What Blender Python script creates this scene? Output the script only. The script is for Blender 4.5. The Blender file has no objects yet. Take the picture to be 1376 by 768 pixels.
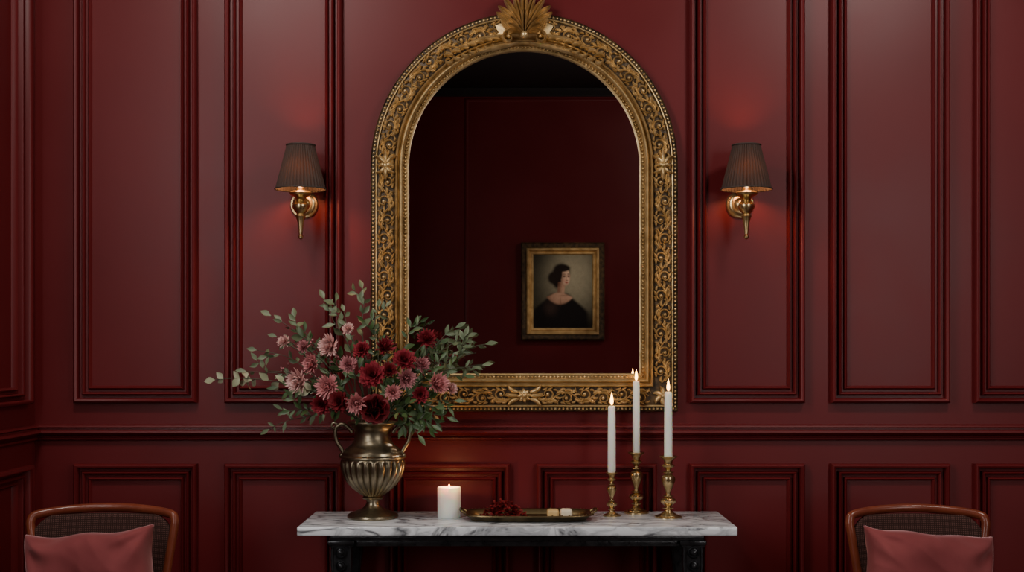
import bpy, bmesh, math, random
from mathutils import Vector, Matrix, noise
random.seed(7)
F=1800.0; CH=1.34; D=4.5
def P(px,py,y):
    d=D+y
    return Vector(((px-688)/F*d, y, CH+(470-py)/F*d))
ORI={}
COL=bpy.context.scene.collection
# ---------------------------------------------------------------- helpers
class G:
    def __init__(s): s.v=[]; s.f=[]; s.t=[]
    def add(s,v,f,t=None):
        o=len(s.v); s.v+= [Vector(a) for a in v]; s.f+=[tuple(i+o for i in q) for q in f]
        s.t+= (t if t is not None else [0.5]*len(v))
def mk(name,g,mat,parent=None,origin=None,smooth=True,angle=40,label=None,category=None,attr=False,fix=False):
    if parent is not None: o=ORI[parent]
    else: o=Vector(origin) if origin is not None else Vector((0,0,0))
    me=bpy.data.meshes.new(name)
    me.from_pydata([tuple(v-o) for v in g.v],[],g.f)
    if fix:
        bm=bmesh.new(); bm.from_mesh(me); bmesh.ops.recalc_face_normals(bm,faces=bm.faces); bm.to_mesh(me); bm.free()
    if attr:
        a=me.attributes.new("t",'FLOAT','POINT'); a.data.foreach_set("value",g.t)
    if smooth:
        me.polygons.foreach_set("use_smooth",[True]*len(me.polygons))
        if angle<180: me.set_sharp_from_angle(angle=math.radians(angle))
    me.materials.append(mat); me.update()
    ob=bpy.data.objects.new(name,me); COL.objects.link(ob)
    if parent is not None: ob.parent=parent
    else: ob.location=o
    ORI[ob]=o
    if label: ob["label"]=label
    if category: ob["category"]=category
    return ob
def root(name,loc,label,category,group=None):
    e=bpy.data.objects.new(name,None); e.empty_display_size=0.05; COL.objects.link(e)
    e.location=loc; ORI[e]=Vector(loc); e["label"]=label; e["category"]=category
    if group: e["group"]=group
    return e
def box(g,x0,x1,y0,y1,z0,z1,bev=0.0,seg=2):
    bm=bmesh.new(); bmesh.ops.create_cube(bm,size=1)
    for v in bm.verts: v.co=Vector(((x0+x1)/2+v.co.x*(x1-x0),(y0+y1)/2+v.co.y*(y1-y0),(z0+z1)/2+v.co.z*(z1-z0)))
    if bev>0: bmesh.ops.bevel(bm,geom=list(bm.edges),offset=bev,segments=seg,profile=0.5,affect='EDGES')
    bm.verts.index_update()
    g.add([v.co.copy() for v in bm.verts],[[v.index for v in f.verts] for f in bm.faces]); bm.free()
def lathe(g,prof,c,n=48,basis=None,mod=None):
    if basis is None: basis=(Vector((1,0,0)),Vector((0,1,0)),Vector((0,0,1)))
    a,b,ax=basis; c=Vector(c); vs=[];fs=[]
    for (r,z) in prof:
        for i in range(n):
            th=2*math.pi*i/n; rr=r*(mod(th,z) if mod else 1)
            vs.append(c+a*(rr*math.cos(th))+b*(rr*math.sin(th))+ax*z)
    for j in range(len(prof)-1):
        for i in range(n):
            k=(i+1)%n; fs.append((j*n+i,j*n+k,(j+1)*n+k,(j+1)*n+i))
    if prof[0][0]>1e-5: fs.append(tuple(range(n-1,-1,-1)))
    if prof[-1][0]>1e-5: fs.append(tuple((len(prof)-1)*n+i for i in range(n)))
    g.add(vs,fs)
def tube(g,pts,rad,n=8,ell=(1,1),up=None,t=0.5):
    pts=[Vector(p) for p in pts]; m=len(pts)
    if not hasattr(rad,'__len__'): rad=[rad]*m
    rad=list(rad)+[rad[-1]]*(m-len(rad))
    tan=[]
    for i in range(m):
        a=pts[max(0,i-1)]; b=pts[min(m-1,i+1)]; tan.append((b-a).normalized())
    u=Vector(up) if up is not None else (Vector((0,0,1)) if abs(tan[0].z)<0.9 else Vector((0,1,0)))
    vs=[];fs=[]
    for i in range(m):
        s=u-tan[i]*u.dot(tan[i])
        if s.length<1e-6: s=tan[i].orthogonal()
        s.normalize(); w=tan[i].cross(s)
        if up is None: u=s
        for k in range(n):
            th=2*math.pi*k/n; vs.append(pts[i]+s*(math.cos(th)*rad[i]*ell[0])+w*(math.sin(th)*rad[i]*ell[1]))
    for i in range(m-1):
        for k in range(n):
            q=(k+1)%n; fs.append((i*n+k,i*n+q,(i+1)*n+q,(i+1)*n+k))
    fs.append(tuple(range(n-1,-1,-1))); fs.append(tuple((m-1)*n+i for i in range(n)))
    g.add(vs,fs,[t]*len(vs))
def ball(g,c,r,n=8,m=5,sq=(1,1,1),t=0.5):
    c=Vector(c); vs=[c+Vector((0,0,r*sq[2]))]; fs=[]
    for j in range(1,m):
        ph=math.pi*j/m
        for i in range(n):
            th=2*math.pi*i/n; vs.append(c+Vector((r*sq[0]*math.sin(ph)*math.cos(th),r*sq[1]*math.sin(ph)*math.sin(th),r*sq[2]*math.cos(ph))))
    vs.append(c-Vector((0,0,r*sq[2]))); last=len(vs)-1
    for i in range(n):
        k=(i+1)%n; fs.append((0,1+i,1+k)); fs.append((last,1+(m-2)*n+k,1+(m-2)*n+i))
        for j in range(m-2): fs.append((1+j*n+i,1+(j+1)*n+i,1+(j+1)*n+k,1+j*n+k))
    g.add(vs,fs,[t]*len(vs))
def smoothpts(p,n=8):
    p=[Vector(a) for a in p]; out=[]
    for i in range(len(p)-1):
        p0=p[max(0,i-1)];p1=p[i];p2=p[i+1];p3=p[min(len(p)-1,i+2)]
        for k in range(n):
            t=k/n
            out.append(0.5*((2*p1)+(p2-p0)*t+(2*p0-5*p1+4*p2-p3)*t*t+(3*p1-p0-3*p2+p3)*t*t*t))
    out.append(p[-1]); return out
# ---------------------------------------------------------------- materials
def mat(name,col,rough=0.5,metal=0.0,col2=None,nscale=8,bump=0.0,bscale=60,spec=0.5,sheen=0,rough2=None,detail=5,ramp=(0.35,0.65)):
    m=bpy.data.materials.new(name); m.use_nodes=True; nt=m.node_tree; b=nt.nodes["Principled BSDF"]
    b.inputs["Base Color"].default_value=(*col,1); b.inputs["Roughness"].default_value=rough; b.inputs["Metallic"].default_value=metal
    b.inputs["Specular IOR Level"].default_value=spec
    if sheen: 
        b.inputs["Sheen Weight"].default_value=sheen; b.inputs["Sheen Roughness"].default_value=0.35; b.inputs["Sheen Tint"].default_value=(1,.6,.6,1)
    tc=nt.nodes.new("ShaderNodeTexCoord")
    if col2 is not None or rough2 is not None:
        n=nt.nodes.new("ShaderNodeTexNoise"); n.inputs["Scale"].default_value=nscale; n.inputs["Detail"].default_value=detail
        nt.links.new(tc.outputs["Object"],n.inputs["Vector"])
        if col2 is not None:
            r=nt.nodes.new("ShaderNodeValToRGB"); r.color_ramp.elements[0].color=(*col,1); r.color_ramp.elements[1].color=(*col2,1)
            r.color_ramp.elements[0].position=ramp[0]; r.color_ramp.elements[1].position=ramp[1]
            nt.links.new(n.outputs["Fac"],r.inputs["Fac"]); nt.links.new(r.outputs["Color"],b.inputs["Base Color"])
        if rough2 is not None:
            mr=nt.nodes.new("ShaderNodeMapRange"); mr.inputs["From Min"].default_value=0.35; mr.inputs["From Max"].default_value=0.65
            mr.inputs["To Min"].default_value=rough; mr.inputs["To Max"].default_value=rough2
            nt.links.new(n.outputs["Fac"],mr.inputs["Value"]); nt.links.new(mr.outputs["Result"],b.inputs["Roughness"])
    if bump:
        n2=nt.nodes.new("ShaderNodeTexNoise"); n2.inputs["Scale"].default_value=bscale; n2.inputs["Detail"].default_value=4
        nt.links.new(tc.outputs["Object"],n2.inputs["Vector"])
        bp=nt.nodes.new("ShaderNodeBump"); bp.inputs["Strength"].default_value=bump; bp.inputs["Distance"].default_value=0.002
        nt.links.new(n2.outputs["Fac"],bp.inputs["Height"]); nt.links.new(bp.outputs["Normal"],b.inputs["Normal"])
    return m
def emit(name,col,s):
    m=bpy.data.materials.new(name); m.use_nodes=True; b=m.node_tree.nodes["Principled BSDF"]
    b.inputs["Base Color"].default_value=(*col,1); b.inputs["Emission Color"].default_value=(*col,1); b.inputs["Emission Strength"].default_value=s
    return m
WALL=mat("wall_paint",(0.112,0.0092,0.0108),0.37,col2=(0.126,0.0108,0.0126),nscale=2.5,bump=0.05,bscale=140,rough2=0.43,spec=.28)
CEIL=mat("ceiling_paint",(0.012,0.010,0.010),0.7)
FLOOR=mat("dark_walnut",(0.035,0.016,0.009),0.35,col2=(0.07,0.03,0.015),nscale=6)
GOLD=mat("antique_gold",(0.74,0.54,0.27),0.34,0.72,col2=(0.46,0.30,0.12),nscale=34,bump=0.15,bscale=150,rough2=0.48)
GOLDB=mat("bright_gold",(0.72,0.52,0.25),0.32,0.76,col2=(0.42,0.27,0.105),nscale=24,bump=0.12,bscale=90,rough2=0.44)
GDARK=mat("blackened_gilding",(0.026,0.016,0.008),0.5,0.3,col2=(0.12,0.073,0.030),nscale=45,bump=0.4,bscale=200)
BRASS=mat("aged_brass",(0.64,0.49,0.26),0.25,1.0,col2=(0.36,0.26,0.12),nscale=24,rough2=0.4)
SBRASS=mat("sconce_brass",(0.66,0.50,0.26),0.26,1.0,col2=(0.50,0.36,0.17),nscale=20,rough2=0.36)
PEWTER=mat("aged_bronze",(0.36,0.30,0.20),0.30,1.0,col2=(0.16,0.13,0.085),nscale=18,bump=0.2,bscale=90,rough2=0.42)
TRAYM=mat("tray_brass",(0.30,0.22,0.11),0.3,1.0,col2=(0.13,0.09,0.045),nscale=25,rough2=0.45,bump=0.2,bscale=80)
IRON=mat("black_iron",(0.018,0.018,0.020),0.27,0.5,col2=(0.04,0.04,0.043),nscale=40,bump=0.3,bscale=120)
WOOD=mat("mahogany",(0.150,0.032,0.015),0.28,col2=(0.22,0.052,0.024),nscale=14,bump=0.1,bscale=60)
WAX=mat("ivory_wax",(1.0,0.94,0.82),0.45); WAX.node_tree.nodes["Principled BSDF"].inputs["Subsurface Weight"].default_value=0.7
WAX.node_tree.nodes["Principled BSDF"].inputs["Subsurface Radius"].default_value=(0.06,0.03,0.014); WAX.node_tree.nodes["Principled BSDF"].inputs["Subsurface Scale"].default_value=0.6
WICK=mat("burnt_wick",(0.02,0.015,0.01),0.9)
FLAME=emit("candle_flame",(1.0,0.48,0.12),16)
BULB=emit("lamp_bulb",(1.0,0.55,0.22),10)
VELVET=mat("rose_velvet",(0.165,0.032,0.034),0.8,col2=(0.25,0.056,0.057),nscale=5,bump=0.25,bscale=40,sheen=0.8,spec=0.2)
SOAP=mat("cream_soap",(0.75,0.62,0.42),0.5,col2=(0.82,0.72,0.55),nscale=20)
SOAP2=mat("honey_soap",(0.6,0.38,0.14),0.45,col2=(0.72,0.5,0.22),nscale=20)
STEM=mat("green_stem",(0.05,0.06,0.03),0.6)
MIRROR=mat("mirror_silver",(0.78,0.76,0.75),0.01,1.0)
def leafmat(name,c1,c2):
    m=mat(name,c1,0.45,col2=c2,nscale=30); return m
SAGE=leafmat("sage_leaf",(0.075,0.108,0.050),(0.16,0.195,0.10))
DGREEN=leafmat("dark_leaf",(0.026,0.060,0.014),(0.07,0.12,0.035))
PALE=leafmat("pale_leaf",(0.28,0.30,0.17),(0.42,0.42,0.27))
def petalmat(name,c1,c2):
    m=bpy.data.materials.new(name); m.use_nodes=True; nt=m.node_tree; b=nt.nodes["Principled BSDF"]
    a=nt.nodes.new("ShaderNodeAttribute"); a.attribute_name="t"; r=nt.nodes.new("ShaderNodeValToRGB")
    r.color_ramp.elements[0].color=(*c1,1); r.color_ramp.elements[1].color=(*c2,1); r.color_ramp.elements[0].position=0.1; r.color_ramp.elements[1].position=0.9
    nt.links.new(a.outputs["Fac"],r.inputs["Fac"]); nt.links.new(r.outputs["Color"],b.inputs["Base Color"])
    b.inputs["Roughness"].default_value=0.6; b.inputs["Specular IOR Level"].default_value=0.25
    return m
PM={'pink':petalmat("petal_dusty_pink",(0.30,0.06,0.07),(0.72,0.31,0.31)),
    'pale':petalmat("petal_pale_pink",(0.40,0.14,0.13),(0.82,0.53,0.49)),
    'red':petalmat("petal_crimson",(0.06,0.003,0.006),(0.27,0.020,0.032)),
    'wine':petalmat("petal_burgundy",(0.035,0.002,0.004),(0.17,0.009,0.014)),
    'mauve':petalmat("petal_mauve",(0.24,0.055,0.065),(0.54,0.23,0.24)),
    'dry':petalmat("dried_petal",(0.06,0.002,0.002),(0.24,0.009,0.011))}
# marble
def marble():
    m=bpy.data.materials.new("white_marble"); m.use_nodes=True; nt=m.node_tree; b=nt.nodes["Principled BSDF"]; N=nt.nodes.new; L=nt.links.new
    tc=N("ShaderNodeTexCoord"); mp=N("ShaderNodeMapping"); mp.inputs["Scale"].default_value=(1.2,2.5,2.5); mp.inputs["Rotation"].default_value=(0.3,0.4,0.6)
    L(tc.outputs["Object"],mp.inputs["Vector"])
    def vein(scale,w,dist):
        n=N("ShaderNodeTexNoise"); n.inputs["Scale"].default_value=scale; n.inputs["Detail"].default_value=7; n.inputs["Distortion"].default_value=dist
        L(mp.outputs["Vector"],n.inputs["Vector"])
        s=N("ShaderNodeMath"); s.operation='SUBTRACT'; s.inputs[1].default_value=0.5; L(n.outputs["Fac"],s.inputs[0])
        a=N("ShaderNodeMath"); a.operation='ABSOLUTE'; L(s.outputs[0],a.inputs[0])
        r=N("ShaderNodeMapRange"); r.inputs["From Min"].default_value=0; r.inputs["From Max"].default_value=w; r.inputs["To Min"].default_value=0; r.inputs["To Max"].default_value=1
        L(a.outputs[0],r.inputs["Value"]); return r.outputs["Result"]
    v1=vein(2.9,0.045,1.4); v2=vein(6.0,0.07,0.9)
    mix=N("ShaderNodeMix"); mix.data_type='RGBA'; mix.inputs["A"].default_value=(0.11,0.115,0.125,1); mix.inputs["B"].default_value=(0.80,0.82,0.84,1); L(v1,mix.inputs["Factor"])
    mix2=N("ShaderNodeMix"); mix2.data_type='RGBA'; mix2.inputs["A"].default_value=(0.50,0.52,0.54,1); L(v2,mix2.inputs["Factor"]); L(mix.outputs["Result"],mix2.inputs["B"])
    L(mix2.outputs["Result"],b.inputs["Base Color"]); b.inputs["Roughness"].default_value=0.18
    return m
MARBLE=marble()
def shade_mat():
    m=bpy.data.materials.new("pleated_silk"); m.use_nodes=True; nt=m.node_tree; b=nt.nodes["Principled BSDF"]
    b.inputs["Base Color"].default_value=(0.050,0.036,0.030,1); b.inputs["Roughness"].default_value=0.75; b.inputs["Specular IOR Level"].default_value=.2
    tr=nt.nodes.new("ShaderNodeBsdfTranslucent"); tr.inputs["Color"].default_value=(0.14,0.055,0.018,1)
    mx=nt.nodes.new("ShaderNodeMixShader"); mx.inputs[0].default_value=0.014
    out=nt.nodes["Material Output"]; nt.links.new(b.outputs[0],mx.inputs[1]); nt.links.new(tr.outputs[0],mx.inputs[2]); nt.links.new(mx.outputs[0],out.inputs[0])
    return m
SHADE=shade_mat()
BIND=mat("shade_trim",(0.045,0.030,0.022),0.7)
def weave_mat():
    m=bpy.data.materials.new("woven_back"); m.use_nodes=True; nt=m.node_tree; b=nt.nodes["Principled BSDF"]; N=nt.nodes.new; L=nt.links.new
    tc=N("ShaderNodeTexCoord"); hs=[]
    for d in ('X','Z'):
        w=N("ShaderNodeTexWave"); w.bands_direction=d; w.inputs["Scale"].default_value=55; L(tc.outputs["Object"],w.inputs["Vector"]); hs.append(w)
    mu=N("ShaderNodeMath"); mu.operation='MULTIPLY'; L(hs[0].outputs["Fac"],mu.inputs[0]); L(hs[1].outputs["Fac"],mu.inputs[1])
    r=N("ShaderNodeValToRGB"); r.color_ramp.elements[0].color=(0.030,0.013,0.010,1); r.color_ramp.elements[1].color=(0.13,0.062,0.052,1)
    L(mu.outputs[0],r.inputs["Fac"]); L(r.outputs["Color"],b.inputs["Base Color"]); b.inputs["Roughness"].default_value=0.85; b.inputs["Specular IOR Level"].default_value=.15
    bp=N("ShaderNodeBump"); bp.inputs["Strength"].default_value=0.5; bp.inputs["Distance"].default_value=0.002; L(mu.outputs[0],bp.inputs["Height"]); L(bp.outputs["Normal"],b.inputs["Normal"])
    return m
WEAVE=weave_mat()
# ---------------------------------------------------------------- room
XL=-1.6025; XR=2.6; YF=-5.0; ZC=3.18
def struct(name,g,m,smooth=False,angle=40,fix=False):
    o=mk(name,g,m,smooth=smooth,angle=angle,fix=fix); o["kind"]="structure"; return o
for nm,b,m in (("wall_back",(XL-.1,XR+.1,0,.1,0,ZC),WALL),("wall_left",(XL-.1,XL,YF,0,0,ZC),WALL),("wall_right",(XR,XR+.1,YF,0,0,ZC),WALL),
             ("wall_front",(XL-.1,XR+.1,YF-.1,YF,0,ZC),WALL),("floor",(XL-.1,XR+.1,YF-.1,.1,-.1,0),FLOOR),("ceiling",(XL-.1,XR+.1,YF-.1,.1,ZC,ZC+.1),CEIL)):
    g=G(); box(g,*b); struct(nm,g,m)
MP=[(0,0),(0,.020),(.002,.027),(.007,.031),(.012,.029),(.015,.020),(.0165,.002),(.0255,.001),(.027,.016),(.031,.022),(.035,.019),(.037,.002),(.0455,.001),(.047,.012),(.051,.016),(.055,.011),(.058,0)]
TN=[0]
def mould(a0,a1,z0,z1,fm,sx=1.0,prof=MP):
    TN[0]+=1; g=G(); vs=[];fs=[]
    for u,h in prof:
        ux=u*sx
        vs+=[fm(a0+ux,z0+u,h),fm(a1-ux,z0+u,h),fm(a1-ux,z1-u,h),fm(a0+ux,z1-u,h)]
    for j in range(len(prof)-1):
        for k in range(4): q=(k+1)%4; fs.append((j*4+k,j*4+q,j*4+4+q,j*4+4+k))
    g.add(vs,fs); return struct("trim_%d"%TN[0],g,WALL,True,50)
fw=lambda a,z,h:(a,-h,z)
lw=lambda a,z,h:(XL+h,a,z)
rw=lambda a,z,h:(XR-h,a,z)
ow=lambda a,z,h:(a,YF+h,z)
X=lambda px:(px-688)/400.0
Z=lambda py:CH+(470-py)/400.0
for a,b in ((101,266),(303,460),(926,1080),(1115,1274),(1307,1468)): mould(X(a),X(b),Z(541),2.98,fw)
for a,b in ((101,266),(303,460),(523,685),(721,882),(926,1080),(1115,1274),(1307,1468)): mould(X(a),X(b),0.24,Z(622),fw)
a=-0.075
mould(a-1.0,a,Z(541),2.98,lw,2.4); mould(a-1.0,a,0.24,Z(622),lw,2.4)
mould(-4.7,-3.4,Z(541),2.98,lw); mould(-4.7,-3.4,0.24,Z(622),lw)
for k in range(2): mould(-1.15-k*1.15,-.2-k*1.15,Z(541),2.98,rw); mould(-1.15-k*1.15,-.2-k*1.15,0.24,Z(622),rw)
SP=[(0,0),(.004,.004),(.012,.007),(.02,.004),(.026,0)]
mould(-0.335,1.45,.6,3.12,ow,1.0,SP)
RAIL=[(0,0),(0,.010),(.003,.016),(.009,.017),(.011,.008),(.016,.010),(.020,.026),(.027,.034),(.033,.032),(.036,.014),(.041,.013),(.045,.022),(.050,.020),(.054,0)]
def strip(a0,a1,z0,prof,fm,m=WALL,nm=None):
    TN[0]+=1; g=G(); vs=[];fs=[]
    for u,h in prof: vs+=[fm(a0,z0+u,h),fm(a1,z0+u,h)]
    for j in range(len(prof)-1): fs.append((j*2,j*2+1,j*2+3,j*2+2))
    g.add(vs,fs); return struct(nm or "trim_%d"%TN[0],g,m,True,50)
zr=Z(591)
strip(XL,XR,zr,RAIL,fw); strip(YF,0,zr,RAIL,lw); strip(YF,0,zr,RAIL,rw); strip(XL,XR,zr,RAIL,ow)
BB=[(0,0),(0,.018),(.12,.018),(.128,.014),(.14,.012),(.15,.006),(.152,0)]
strip(XL,XR,0,BB,fw,nm="baseboard_back"); strip(YF,0,0,BB,lw,nm="baseboard_left"); strip(YF,0,0,BB,rw,nm="baseboard_right"); strip(XL,XR,0,BB,ow,nm="baseboard_front")
CR=[(-.05,0),(-.05,.015),(-.04,.02),(-.02,.05),(0,.06)]
for fm,a0,a1 in ((fw,XL,XR),(lw,YF,0),(rw,YF,0),(ow,XL,XR)): strip(a0,a1,ZC,CR,fm,m=CEIL)
# left window; the unseen right-wall frame is added to house a fill light
WINS=[("window_1",XL,1,-3.1,-1.25),("fill_window",XR,-1,-4.6,-2.9)]
wz0,wz1=0.9,2.75
for nm,xw,sg,wy0,wy1 in WINS:
    g=G()
    for (y0,y1,z0,z1) in ((wy0,wy0+.07,wz0,wz1),(wy1-.07,wy1,wz0,wz1),(wy0,wy1,wz0,wz0+.07),(wy0,wy1,wz1-.07,wz1),((wy0+wy1)/2-.02,(wy0+wy1)/2+.02,wz0,wz1)):
        box(g,min(xw,xw+sg*.05),max(xw,xw+sg*.05),y0,y1,z0,z1,.006)
    struct(nm,g,WALL)
# ---------------------------------------------------------------- mirror
cx=(704.5-688)/404.5; R=207.5/404.5; zc=CH+248/404.5; zb=CH-83/404.5
mr=root("wall_mirror",(cx,0,zb),"tall arched wall mirror in ornate black and gold carved frame","mirror")
def contour(d,na=48):
    r=R-d; pts=[(cx-r,zb+d),(cx+r,zb+d)]
    for i in range(na+1):
        th=math.pi*i/na; pts.append((cx+r*math.cos(th),zc+r*math.sin(th)))
    return pts
def fsweep(prof,name,m,parent):
    g=G(); vs=[];fs=[]
    for d,h in prof:
        c=contour(d); n=len(c); vs+=[(x,-h,z) for x,z in c]
    for j in range(len(prof)-1):
        for k in range(n): q=(k+1)%n; fs.append((j*n+k,j*n+q,(j+1)*n+q,(j+1)*n+k))
    g.add(vs,fs); return mk(name,g,m,parent=parent,angle=35)
fr=fsweep([(.022,.034),(.034,.038),(.050,.040),(.070,.038),(.084,.034)],"frame",GDARK,mr)
fsweep([(0,0.001),(0,.028),(.003,.033),(.005,.030),(.015,.030),(.016,.036),(.018,.038)],"outer_moulding",GDARK,fr)
fsweep([(.0155,.036),(.017,.0415),(.019,.043),(.0215,.042),(.023,.034)],"gilt_fillet",GOLDB,fr)
fsweep([(.082,.030),(.0825,.038),(.084,.045),(.087,.048),(.090,.045),(.0915,.036),(.0925,.031),(.095,.030),(.0965,.036),(.098,.041),(.101,.0445),(.1045,.0445),(.1075,.041),(.1095,.034),(.110,.024),(.1105,.020),(.121,.020),(.1225,.028),(.126,.026),(.128,.010)],"inner_moulding",GOLDB,fr)
g=G(); c=contour(.126); g.add([(x,-.014,z) for x,z in c],[tuple(range(len(c)))]); mk("mirror_glass",g,MIRROR,parent=mr,smooth=False)
def beads(g,d,h,sp,r):
    rr=R-d; Ls=zc-zb-d; L=2*Ls+math.pi*rr; n=int(L/sp)
    for i in range(n):
        u=(i+.5)*L/n
        if u<Ls: x,z=cx+rr,zb+d+u
        elif u<Ls+math.pi*rr: th=(u-Ls)/rr; x,z=cx+rr*math.cos(th),zc+rr*math.sin(th)
        else: x,z=cx-rr,zc-(u-Ls-math.pi*rr)
        ball(g,(x,-h,z),r,8,5)
    n=int(2*rr/sp)
    for i in range(n): ball(g,(cx-rr+(i+.5)*2*rr/n,-h,zb+d),r,8,5)
g=G(); beads(g,.0095,.032,.0130,.0045); mk("bead_trim",g,GOLD,parent=fr,angle=180)
g=G(); beads(g,.1155,.023,.0125,.0043); mk("bead_trim",g,GOLDB,parent=fr,angle=180)
def stroke(g,M,pts,ws,hs):
    m=len(pts); vs=[];fs=[]
    for i in range(m):
        a=pts[max(0,i-1)]; b=pts[min(m-1,i+1)]; tx,ty=b[0]-a[0],b[1]-a[1]; l=math.hypot(tx,ty) or 1; nx,ny=-ty/l,tx/l
        t=i/(m-1); w=ws(t); h=hs(t) if callable(hs) else hs
        for k,hh in ((-1,-.3),(-.62,.8),(0,1),(.62,.8),(1,-.3)): vs.append(M(pts[i][0]+nx*w*k,pts[i][1]+ny*w*k,h*hh))
    for i in range(m-1):
        for k in range(4): fs.append((i*5+k,i*5+k+1,i*5+6+k,i*5+5+k))
    g.add(vs,fs)
def vleaf(g,M,pts,ws,hs):
    m=len(pts); vs=[];fs=[]
    for i in range(m):
        a=pts[max(0,i-1)]; b=pts[min(m-1,i+1)]; tx,ty=b[0]-a[0],b[1]-a[1]; l=math.hypot(tx,ty) or 1; nx,ny=-ty/l,tx/l
        t=i/(m-1); w=ws(t); h=hs(t)
        for k,hh in ((-1,-.5),(-.8,.75),(-.45,1.0),(0,.6),(.45,1.0),(.8,.75),(1,-.5)): vs.append(M(pts[i][0]+nx*w*k,pts[i][1]+ny*w*k,h*hh if hh>0 else h*.1))
    for i in range(m-1):
        for k in range(6): fs.append((i*7+k,i*7+k+1,i*7+8+k,i*7+7+k))
    g.add(vs,fs)
def curl(u,v,ang,L,bend,n=9):
    pts=[(u,v)]; a=ang
    for i in range(n):
        t=(i+1)/n; a+=bend/n*(0.4+1.2*t); u+=math.cos(a)*L/n; v+=math.sin(a)*L/n; pts.append((u,v))
    return pts
leafw=lambda W:(lambda t:W*(0.25+math.sin(math.pi*min(1,t*.95+.02)**.75))*(1 if t<.97 else .3)*.8)
rf=random.Random(3)
def foliage(g,M,L,hw,lam0=.128):
    n=max(1,round(L/lam0)); lam=L/n
    N=n*24; stroke(g,M,[(L*i/N,hw*.55*math.sin(2*math.pi*n*i/N)) for i in range(N+1)],lambda t:.0034,.013)
    for k in range(2*n):
        u0=(k+.5)*lam/2; s=1 if k%2==0 else -1
        pts=[]
        for i in range(30):
            t=i/29; a=s*(math.pi*.75 - t*math.pi*2.6); r=hw*(.62*(1-t)**.8+.09)
            pts.append((u0+lam*.02+r*1.1*math.cos(a),-s*hw*.25+r*math.sin(a)))
        stroke(g,M,pts,lambda t:.0044*(1-.40*t),lambda t:.014-.003*t)
        ball(g,M(u0+lam*.02,-s*hw*.25,.010),.0056,8,5)
        for (du,v0,a,Ln,bd,W,h) in ((-.030,.30,.75,.036,-1.9,.0066,.016),(-.018,.60,.9,.026,-1.7,.0056,.014),(-.002,.62,.50,.030,-1.4,.0062,.015),(.014,.45,-.2,.030,1.6,.0060,.014),(-.034,.0,-.9,.026,1.7,.0060,.014),(.022,.70,.2,.020,-1.2,.0045,.012)):
            stroke(g,M,curl(u0+du,s*hw*v0,s*a+rf.uniform(-.12,.12),Ln*rf.uniform(.9,1.1),s*bd),leafw(W),h)
        for (du,v0,a,Ln,bd,W) in ((-.016,-.78,.15,.020,-1.2,.0046),(.004,-.84,.05,.018,-1.0,.0042),(.020,-.74,-.25,.019,1.4,.0046)):
            stroke(g,M,curl(u0+du,s*hw*v0,s*a,Ln,s*bd),leafw(W),.012)
dc=.052; hw=.028; hb=.036
g=G(); Ls=zc-(zb+.10)
for s in (1,-1):
    def M(u,v,h,s=s):
        r=R-dc+v
        if u<Ls: return Vector((cx+s*r,-(hb+h),zb+.10+u))
        th=(u-Ls)/(R-dc); return Vector((cx+s*r*math.cos(th),-(hb+h),zc+r*math.sin(th)))
    foliage(g,M,Ls+(math.pi/2)*(R-dc)-.06,hw)
    def MB(u,v,h,s=s): return Vector((cx+s*(.045+u),-(hb+h),zb+dc-v))
    foliage(g,MB,R-.10-.045,hw)
    for a in range(6):
        th=a*math.pi/3+.26
        def MC(u,v,h,s=s): return Vector((cx+s*(R-dc)+s*u,-(hb+h),zb+dc+v))
        stroke(g,MC,curl(0,0,th,.036,1.1),leafw(.010),.014)
    ball(g,(cx+s*(R-dc),-(hb+.012),zb+dc),.009,10,6)
    def MS(u,v,h,s=s): return Vector((cx+s*(R-dc)+u,-(hb+.008+h),zc+v))
    for a,Ln,bd in ((90,.060,0),(70,.052,-1.1),(110,.052,1.1),(270,.050,0),(292,.042,1.1),(248,.042,-1.1),(30,.026,-1.5),(150,.026,1.5)):
        stroke(g,MS,curl(0,0,math.radians(a),Ln,bd),leafw(.0085),.015)
    ball(g,(cx+s*(R-dc),-(hb+.018),zc),.009,10,6)
def MR(u,v,h): return Vector((cx+u,-(hb+.006+h),zb+dc+.002+v))
for a in range(8): stroke(g,MR,curl(0,0,a*math.pi/4,.024,.35),leafw(.0095),.014)
ball(g,MR(0,0,.012),.010,10,6)
for s in (1,-1):
    for v0,bd in ((.012,1.3),(-.012,-1.3),(0,0)):
        stroke(g,MR,curl(s*.018,v0,0 if s>0 else math.pi,.05,bd*s),leafw(.008),.012)
mk("foliage_relief",g,GOLD,parent=fr,angle=60)
# crest : fanned acanthus palmette
g=G(); zt=zc+R-.078
def MT(u,v,h): return Vector((cx+u,-(.046+h),zt+v))
vs=[MT(0,0,.022)];fs=[]
ns=40
for i in range(ns+1):
    a=math.pi*(-.02+1.04*i/ns); r=.092+.008*math.cos(18*a)
    vs.append(MT(r*math.cos(a)*1.02,r*math.sin(a)*1.12-.01,.004))
for i in range(ns): fs.append((0,1+i,2+i))
g.add(vs,fs)
def acan(a,L,bd,W,h,base=(0,0)):
    p=curl(base[0],base[1],a,L,bd,14)
    vleaf(g,MT,p,lambda t:W*(.32+.80*math.sin(math.pi*min(1,.05+t**1.25*.93)))*(1 if t<.96 else .35),lambda t:h*(.5+.6*math.sin(math.pi*min(1,t*.75+.12))))
D2=math.radians
for a,Ln,bd,W,h in ((2,.100,1.3,.0095,.016),(16,.102,.9,.0105,.019),(30,.108,.4,.0110,.022),(44,.117,-.25,.0115,.025),(57,.127,-.40,.0115,.028),(69,.136,-.35,.0115,.031),(80,.142,-.2,.0110,.034)):
    acan(D2(a),Ln,bd,W,h); acan(D2(180-a),Ln,-bd,W,h)
acan(D2(90),.150,0,.0135,.040)
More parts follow.
